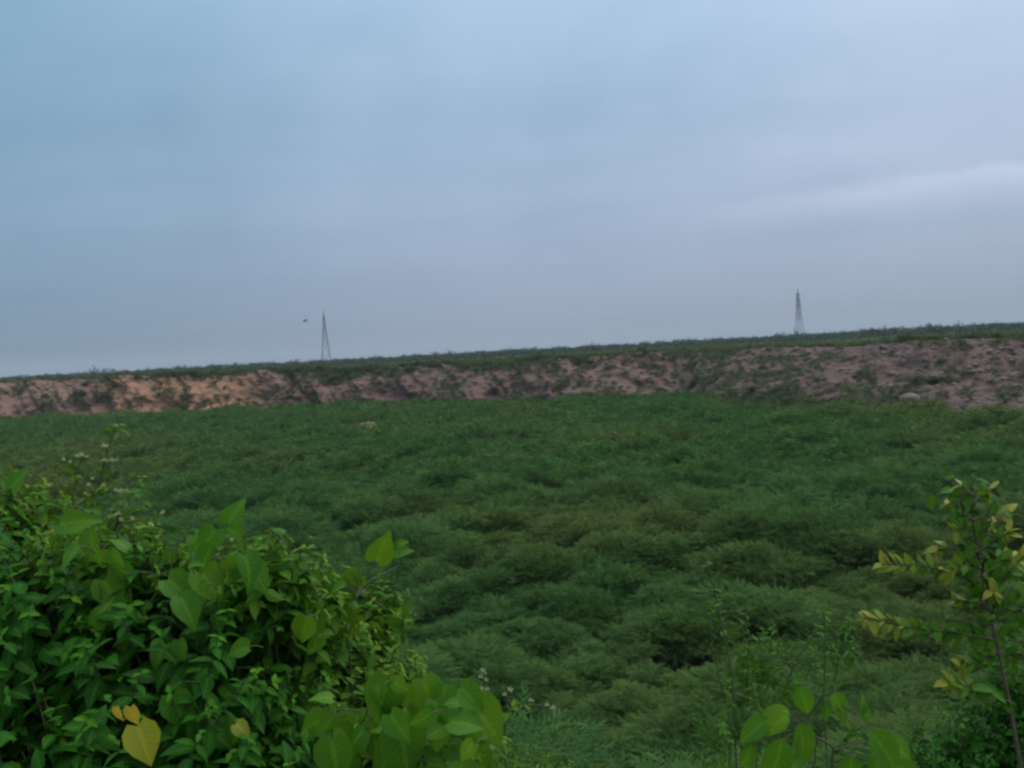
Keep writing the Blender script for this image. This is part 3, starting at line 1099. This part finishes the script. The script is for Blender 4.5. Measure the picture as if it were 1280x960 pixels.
vine('vine with broad rounded leaves heaped at the bottom edge left of the centre', [(500, 880), (540, 880), (480, 920), (560, 910), (520, 940), (450, 930), (585, 930), (500, 960), (560, 970), (430, 900)], 95, .048, 1.86, .58, (500, 1020, 1.95), spread=(50, 45),
     explicit=[(485, 850, -.05, .09, -110, .2, .8, .3), (530, 850, -.04, .08, -70, .2, .8, .75), (548, 890, -.08, .08, -100, -.1, .5, .5), (575, 860, 0, .065, -40, .2, .5, .5), (415, 925, -.1, .085, -80, 0, .5, .6), (500, 905, -.1, .1, -80, .1, .6, .4), (590, 880, .02, .1, -50, .2, .5, .8)])
vine('vine with a few oval pale green leaves at the bottom right below the reddish sapling', [], 0, .06, 1.8, .55, (1090, 990, 1.85),
     explicit=[(1000, 858, 0, .058, -75, -.2, .2, .5), (985, 888, .03, .06, 190, 0, .9, .8), (985, 895, .0, .055, 205, .1, .9, .9), (1030, 870, .05, .05, -70, .3, .3, .45), (1040, 868, .02, .062, -50, .2, .4, .75),
               (1095, 925, .03, .075, -80, .2, .6, .5), (1065, 945, .02, .07, -100, -.2, .6, .45), (1110, 925, .05, .07, -30, .3, .5, .7), (1000, 905, -.02, .07, -80, .1, .7, .6), (960, 900, .02, .065, -150, -.2, .6, .5), (1085, 900, .0, .032, 110, 0, .2, .5), (1075, 892, .0, .032, 70, .3, .2, .5), (1090, 915, -.05, .085, -55, .1, .3, .55), (978, 925, -.04, .085, -105, 0, .3, .6), (1120, 955, -.03, .05, -20, 0, .4, .6), (1010, 930, .02, .05, -110, .2, .4, .4), (940, 930, .04, .05, -110, .2, .4, .35)], tmpl=OVAL)
vine('vine with yellowing leaves hanging in the dark shrub at the bottom left', [(200, 880), (240, 900), (215, 870)], 0, .085, 1.66, .25, (200, 1010, 1.8), spread=(40, 30),
     yellow=[(172, 908, -.06, .07, -68, .35, .55, .36, 'large yellow green leaf'), (163, 884, -.06, .034, -80, -.2, .3, .85, 'small orange yellow leaf'), (146, 884, -.05, .026, -70, -.6, .2, 1.0, 'small curled orange leaf'),
             (295, 905, .04, .036, -40, .3, .7, .2, 'dull yellow green leaf half hidden in the shade')],
     explicit=[(215, 870, .1, .07, -60, .2, .6, .2), (250, 905, .1, .07, -30, .2, .6, .15), (290, 900, .12, .06, -100, 0, .6, .2)])


# 5 slender flowering weeds
def weed(label, path_px, Y, buds, leaves, root_px, bud_size=.0072):
    P = np.array([at(px, py, Y + k * .01) for k, (px, py) in enumerate(path_px)])
    root = root_at(at(*root_px), .05)
    t = thing('flowering_weed', root, label, 'weed', 'slender weeds with pale flower buds')
    gs, gl = Geo(), Geo()
    full = np.vstack([root[None], P])
    tt = np.linspace(0, len(full) - 1, len(full) * 5)
    path = np.stack([np.interp(tt, np.arange(len(full)), full[:, a]) for a in range(3)], 1)
    for _ in range(3):
        path[1:-1] = (path[:-2] + 2 * path[1:-1] + path[2:]) / 4
    tube(gs, path, .0035, .0012, 4)
    for px, py in buds:
        gb = Geo()
        p = at(px, py, Y + rng.normal(0, .02))
        j = np.argmin(np.linalg.norm(path - p, axis=1))
        tube(gs, curve(path[max(0, j - 2)], p, 0, 4), .0013, .001, 3)
        k = 5
        for i in range(k):
            a = 2 * math.pi * i / k + rng.uniform(0, .5)
            d = RIGHT * math.cos(a) + UP * math.sin(a) * .8 - fwd * .5 + np.array([0, 0, .5])
            place(gb, SMALL[i % 2], p[None], d, UP - fwd, bud_size * rng.uniform(.8, 1.3), .8)
        part(gb, 'flower', M_PETAL, t)
    n = leaves
    if n:
        pos = path[rng.integers(len(path) // 3, len(path), n)]
        d = rng.normal(0, 1, (n, 3)) * np.array([1, 1, .4]) + np.array([0, 0, .3])
        place_mix(gl, OVATE, pos, d, np.array([0, 0, 1.0]) + rng.normal(0, .4, (n, 3)), .03 * rng.uniform(.6, 1.3, n), rng.uniform(.4, .95, n))
        part(gl, 'foliage', M_LIGHTLEAF, t)
    part(gs, 'stem', M_TWIG, t)
    return t


weed('tall weed with pale buds reaching highest at the upper left, against the field', [(110, 640), (125, 600), (132, 570), (140, 545), (144, 533)], 2.5, [(145, 532), (130, 557), (131, 575), (140, 575), (134, 558), (146, 575)], 14, (100, 760, 2.6))
weed('weed with pale buds just left of the tallest flower stalk', [(90, 650), (92, 620), (95, 590), (104, 570)], 2.5, [(88, 577), (98, 570), (109, 571), (80, 574), (103, 568)], 12, (80, 760, 2.6))
weed('leaning weed with pale buds beside the bright shrub top at the upper left', [(60, 660), (100, 630), (130, 610), (158, 614)], 2.45, [(116, 598), (130, 606), (152, 613), (160, 614), (145, 612), (112, 606), (62, 606)], 20, (70, 760, 2.55))
weed('weed with small white buds over the dark shrub near the large vine leaves', [(120, 720), (135, 680), (148, 648), (150, 642)], 2.2, [(148, 642), (152, 650), (166, 648), (204, 640), (190, 655)], 18, (130, 800, 2.3))
weed('short upright weed with pale buds at the bottom edge right of the broad vine leaves', [(612, 960), (607, 900), (606, 860), (604, 840)], 2.3, [(604, 838), (601, 846), (608, 850), (602, 860), (609, 862), (606, 870)], 10, (614, 1000, 2.35))
weed('drooping weed with pinkish buds in front of the thicket near the bottom centre', [(632, 960), (630, 910), (640, 885), (662, 880)], 2.3, [(684, 881), (692, 884), (664, 875), (638, 862), (631, 868)], 14, (630, 1000, 2.35))

# 6 sapling with reddish yellow young leaves at the right edge
def sapling():
    Y = 2.15
    root = root_at(at(1285, 1050, Y), .05)
    t = thing('sapling', root, 'slender sapling with reddish stem and yellow young leaves at the right edge', 'sapling')
    gs, gl, gy = Geo(), Geo(), Geo()
    trunk = np.array([root] + [at(px, py, Y + dy) for px, py, dy in ((1276, 960, 0), (1262, 880, 0), (1245, 800, 0), (1232, 745, .01), (1222, 690, .02), (1216, 650, .02), (1212, 615, .02))])
    tube(gs, trunk, .0048, .0018, 6)
    br = [((1232, 745), [(1205, 720), (1160, 708), (1102, 705)], -.05), ((1245, 800), [(1190, 790), (1140, 785), (1080, 772)], -.08), ((1222, 690), [(1200, 680), (1170, 685)], .05),
          ((1222, 690), [(1245, 675), (1262, 664)], -.03), ((1216, 650), [(1200, 640), (1184, 632)], .04), ((1216, 650), [(1236, 645), (1254, 642)], .03), ((1212, 615), [(1206, 612), (1204, 606)], 0), ((1214, 630), [(1228, 618), (1238, 613)], .02),
          ((1232, 745), [(1255, 720), (1285, 690)], -.05), ((1238, 770), [(1250, 745), (1240, 738)], -.06), ((1245, 800), [(1270, 785), (1300, 770)], .05), ((1262, 880), [(1235, 865), (1185, 852)], -.06), ((1230, 735), [(1262, 715), (1300, 710)], .08), ((1236, 760), [(1215, 750), (1195, 752)], .05),
          ((1250, 820), [(1280, 815), (1310, 822)], .0), ((1228, 720), [(1250, 700), (1275, 695)], .1), ((1226, 710), [(1205, 705), (1185, 715)], -.08),
          ((1240, 780), [(1215, 790), (1180, 800)], .06), ((1222, 690), [(1230, 665), (1240, 655)], .06), ((1240, 775), [(1265, 750), (1290, 745)], .03), ((1248, 815), [(1225, 825), (1200, 830)], -.04), ((1256, 850), [(1280, 840), (1300, 850)], .05), ((1216, 655), [(1205, 660), (1192, 664)], -.03)]
    for a, pts_, dy in br:
        P = np.array([at(a[0], a[1], Y)] + [at(px, py, Y + dy * (i + 1) / len(pts_)) for i, (px, py) in enumerate(pts_)])
        tt = np.linspace(0, len(P) - 1, 14)
        path = np.stack([np.interp(tt, np.arange(len(P)), P[:, k]) for k in range(3)], 1)
        tube(gs, path, .003, .0012, 4)
        n = max(5, int(np.linalg.norm(np.diff(path, axis=0), axis=1).sum() / .006))
        for i in range(n):
            f = (i + 1) / n
            p = np.array([np.interp(f * 13, np.arange(14), path[:, k]) for k in range(3)])
            ax = unit(path[-1] - path[0])
            sd = UP * (1 if i % 2 else -1) * .7 + rng.normal(0, .35, 3)
            d = ax * .75 + sd + np.array([0, 0, .1])
            g = gy if f > .62 else gl
            tn = np.clip(.15 + .8 * (f - .62) / .38 + rng.normal(0, .16), 0, 1) if f > .62 else rng.uniform(.1, .5)
            for q_ in range(1):
                place(g, (SMALL + OVATE)[int(rng.integers(0, 5))], p[None], d, -fwd * .6 + np.array([0, 0, 1.0]) + rng.normal(0, .35, 3), .032 * rng.uniform(.7, 1.25), tn)
    for i in range(42):                                     # leaves close along the stem
        f = rng.uniform(3.2, 7.9)
        f = min(f, 6.9)
        p0 = np.array([np.interp(f, np.arange(8), trunk[:, k]) for k in range(3)])
        p = p0 + np.clip(rng.normal(0, .03, 3), -.055, .055) * np.array([1.2, .8, .8])
        tube(gs, curve(p0, p, .003, 4), .0013, .0009, 3)
        place(gl, (SMALL + OVATE)[int(rng.integers(0, 5))], p[None], rng.normal(0, 1, 3) + np.array([0, 0, .3]), -fwd * .6 + np.array([0, 0, 1.0]) + rng.normal(0, .4, 3), .031 * rng.uniform(.7, 1.25), np.clip(rng.normal(.4, .25), 0, 1))
    part(gs, 'stems', M_REDSTEM, t)
    part(gl, 'foliage', M_LIGHTLEAF, t)
    part(gy, 'young_leaves', M_YOUNG, t, 'yellow to reddish young leaves at the twig ends')
    # two broad leaves on the low left twig
    g = Geo()
    for px, py, L, an, tn in ((1182, 852, .045, -12, .8), (1216, 862, .045, 5, .25), (1240, 868, .04, -25, .3)):
        place(g, ROUND[0], at(px, py, Y - .06)[None], RIGHT * math.cos(R(an)) + UP * math.sin(R(an)), -fwd * .35 + np.array([0, 0, 1.0]), L, tn)
    part(g, 'leaf', M_VINE, t)


sapling()

# 7 looser undergrowth along the lower right and centre of the near slope
shrub('leafy_shrub', 'fine leaved grey green shrub with upright stems, behind the oval vine leaves', 'shrub',
      [blob(930, 800, 4.6, .2, .22, .2), blob(985, 830, 4.5, .26, .24, .2), blob(1040, 800, 4.7, .16, .2, .16), blob(930, 900, 4.3, .3, .3, .22), blob(900, 770, 4.7, .1, .1, .12)],
      SMALL, .036, 7, .016, .3, .55, 48, M_LIGHTLEAF, droop=.05, inner=.2)
shrub('leafy_shrub', 'dark leafy shrub at the lower right corner round the sapling stem', 'shrub',
      [blob(1180, 960, 3.2, .3, .25, .16), blob(1290, 900, 3.2, .25, .25, .25), blob(1100, 1010, 3.0, .3, .25, .18)],
      OVATE, .036, 6, .015, .25, .6, 300, M_DARKLEAF, droop=.2)
shrub('leafy_shrub', 'low weedy shrub along the bottom edge right of the heaped vine', 'shrub',
      [blob(640, 985, 2.8, .2, .2, .1), blob(720, 1010, 2.9, .25, .2, .1), blob(600, 950, 2.7, .1, .12, .08)],
      OVATE, .03, 6, .013, .3, .8, 420, M_LIGHTLEAF, droop=.2)


def stalk(label, path_px, Y, n):
    P = np.array([at(px, py, Y) for px, py in path_px])
    root = root_at(P[0], 0)
    full = np.vstack([root[None], P])
    t = thing('tall_weed', root, label, 'weed', 'thin bare stalks rising in front of the thicket')
    gs, gl = Geo(), Geo()
    tube(gs, full, .006, .002, 4)
    for i in range(n):
        f = rng.uniform(.35, 1)
        p = np.array([np.interp(f * (len(full) - 1), np.arange(len(full)), full[:, k]) for k in range(3)])
        d = rng.normal(0, 1, 3) * np.array([1, 1, .4]) + np.array([0, 0, .5])
        place(gl, SMALL[i % 2], p[None], d, np.array([0, 0, 1.0]), .04 * rng.uniform(.6, 1.2), rng.uniform(.3, .8))
    part(gs, 'stem', M_TWIG, t)
    part(gl, 'foliage', M_LIGHTLEAF, t)


stalk('thin leaning stalk rising in front of the thicket right of the centre', [(915, 840), (900, 770), (888, 715), (882, 700)], 4.4, 26)
stalk('thin upright stalk with few leaves above the oval vine leaves', [(1030, 870), (1031, 810), (1030, 765)], 4.3, 20)

# ------------------------------------------------------------------ air
def haze():
    x0, x1, y0, y1, z0, z1 = -4300, 4300, -160, 4400, -1.6, 62
    v = np.array([(x, y, z) for z in (z0, z1) for y in (y0, y1) for x in (x0, x1)], float)
    q = np.array([(0, 2, 3, 1), (4, 5, 7, 6), (0, 1, 5, 4), (2, 6, 7, 3), (0, 4, 6, 2), (1, 3, 7, 5)])
    m = bpy.data.materials.new('haze')
    m.use_nodes = True
    nt = NT(m.node_tree)
    vol = nt.n('ShaderNodeVolumePrincipled')
    vol.inputs['Color'].default_value = (.62, .67, .76, 1)
    vol.inputs['Density'].default_value = HAZE
    o_ = nt.n('ShaderNodeOutputMaterial')
    nt.t.links.new(vol.outputs[0], o_.inputs['Volume'])
    tag(link('haze', mesh_from('haze', v, q, m, smooth_shade=False)), kind='stuff')


HAZE = .00027
haze()

# ------------------------------------------------------------------ light
SUN_EL, SUN_ROT = R(48), R(60)
w = bpy.data.worlds.new('World')
scene.world = w
w.use_nodes = True
nt = NT(w.node_tree)
sky = nt.n('ShaderNodeTexSky', sky_type='NISHITA')
sky.sun_disc = False
sky.sun_elevation = SUN_EL
sky.sun_rotation = SUN_ROT
sky.air_density, sky.dust_density, sky.ozone_density = 1.0, 2.5, 1.0
g = nt.n('ShaderNodeTexCoord').outputs['Generated']
sep = nt.n('ShaderNodeSeparateXYZ')
nt.put(sep.inputs[0], g)
X, Y_, Z = sep.outputs
# overcast layer: seen through thick cloud, brighter and bluer upward
cr = nt.n('ShaderNodeValToRGB')
nt.put(cr.inputs[0], nt.math('MULTIPLY', nt.math('MAXIMUM', Z, 0.0), 1.0))
el = cr.color_ramp.elements
el[0].position, el[0].color = 0.0, (.236, .292, .39, 1)
el[1].position, el[1].color = 1.0, (1.25, 1.32, 1.4, 1)
for p_, c_ in ((.06, (.258, .324, .448)), (.14, (.288, .378, .515)), (.25, (.312, .432, .575)), (.36, (.35, .497, .665)), (.5, (.56, .7, .84)), (.7, (1.0, 1.12, 1.22))):
    e = el.new(p_)
    e.color = (*c_, 1)
cloud = cr.outputs[0]
# darker, greener cloud to the left; brighter to the right
lf = nt.ramp(X, .05, -.52)
cloud = nt.mix(lf, cloud, nt.mix(1.0, cloud, (.58, .74, .77), 'MULTIPLY'))
rt = nt.math('MULTIPLY', nt.ramp(X, .0, .55), nt.ramp(Z, .02, .34))
cloud = nt.mix(rt, cloud, nt.mix(1.0, cloud, (1.22, 1.12, 1.1), 'MULTIPLY'))
# soft streaks on the cloud base: projected on a layer overhead
cz = nt.math('ADD', nt.math('MAXIMUM', Z, 0.0), .08)
cv = nt.n('ShaderNodeCombineXYZ')
nt.put(cv.inputs[0], nt.math('DIVIDE', X, cz))
nt.put(cv.inputs[1], nt.math('DIVIDE', Y_, cz))
mp = nt.n('ShaderNodeMapping')
nt.put(mp.inputs[0], cv.outputs[0])
mp.inputs['Rotation'].default_value = (0, 0, R(-38))
mp.inputs['Scale'].default_value = (.4, .8, 1)
st = nt.noise(mp.outputs[0], .8, 5, .5)
cloud = nt.mix(nt.math('MULTIPLY', nt.math('MULTIPLY', nt.ramp(st, .42, .72), .55), nt.ramp(Z, .02, .2)), cloud, nt.mix(1.0, cloud, (1.25, 1.16, 1.12), 'MULTIPLY'))
cloud = nt.mix(nt.math('MULTIPLY', nt.math('MULTIPLY', nt.ramp(st, .5, .3), .5), nt.ramp(Z, .02, .2)), cloud, nt.mix(1.0, cloud, (.86, .9, .93), 'MULTIPLY'))
# one long pale streak low at the right
az_ = nt.math('DIVIDE', X, nt.math('MAXIMUM', Y_, .05))
e_ = nt.math('DIVIDE', Z, nt.math('MAXIMUM', Y_, .05))
wav = nt.noise(g, 5.0, 4)
off = nt.math('SUBTRACT', e_, nt.math('ADD', nt.math('MULTIPLY_ADD', az_, .075, .118), nt.math('MULTIPLY', nt.math('SUBTRACT', wav, .5), .05)))
up_edge = nt.ramp(off, .012, -.002)
lo_edge = nt.ramp(off, -.034, -.004)
band = nt.math('MULTIPLY', nt.math('MULTIPLY', up_edge, lo_edge), nt.math('MULTIPLY', nt.ramp(az_, .04, .5), nt.ramp(Y_, .1, .4)))
cloud = nt.mix(nt.math('MULTIPLY', band, .75), cloud, nt.mix(1.0, cloud, (1.38, 1.24, 1.2), 'MULTIPLY'))
mot = nt.noise(g, 4.2, 5, .55)
mot2 = nt.noise(mp.outputs[0], 2.6, 4, .55)
mf = nt.math('MULTIPLY', nt.math('ADD', nt.math('MULTIPLY', mot, 1.5), nt.math('MULTIPLY', mot2, .5)), .5)
cloud = nt.mix(nt.math('MULTIPLY', nt.math('MULTIPLY', nt.ramp(mf, .47, .62), .65), nt.ramp(Z, .0, .16)), cloud, nt.mix(1.0, cloud, (1.13, 1.09, 1.07), 'MULTIPLY'))
cloud = nt.mix(nt.math('MULTIPLY', nt.math('MULTIPLY', nt.ramp(mf, .5, .37), .65), nt.ramp(Z, .0, .16)), cloud, nt.mix(1.0, cloud, (.88, .91, .93), 'MULTIPLY'))
bgc = nt.mix(.9, sky.outputs[0], nt.mix(1.0, cloud, (10.0, 10.0, 10.0), 'MULTIPLY'))
for nd in w.node_tree.nodes:
    if nd.bl_idname == 'ShaderNodeMix':
        nd.clamp_result = False
bg = nt.n('ShaderNodeBackground')
nt.put(bg.inputs[0], bgc)
bg.inputs[1].default_value = .1
wo = nt.n('ShaderNodeOutputWorld')
nt.t.links.new(bg.outputs[0], wo.inputs['Surface'])

sun = bpy.data.lights.new('sun', 'SUN')
sun.energy = .9
sun.angle = R(28)
sun.color = (1.0, .95, .88)
so = bpy.data.objects.new('sun', sun)
# sky sun_rotation is measured clockwise from +Y seen from above
sd = Vector((math.sin(SUN_ROT) * math.cos(SUN_EL), math.cos(SUN_ROT) * math.cos(SUN_EL), math.sin(SUN_EL)))
so.rotation_euler = sd.to_track_quat('Z', 'Y').to_euler()
COL.objects.link(so)

# ------------------------------------------------------------------ render settings
scene.render.engine = 'CYCLES'
c = scene.cycles
c.max_bounces = 5
c.diffuse_bounces = 3
c.glossy_bounces = 2
c.transmission_bounces = 3
c.transparent_max_bounces = 4
c.volume_bounces = 1
c.use_denoising = True
c.filter_width = 2.5
c.sample_clamp_indirect = 4
vs = scene.view_settings
vs.view_transform = 'Standard'
vs.look = 'None'
vs.exposure = 0.3
vs.gamma = 1.0
vs.use_curve_mapping = False
print('quads in thicket', len(bpy.data.objects['thicket'].data.polygons), 'bushes', len(pts), 'bank shrubs', placed, 'plateau', len(pp))
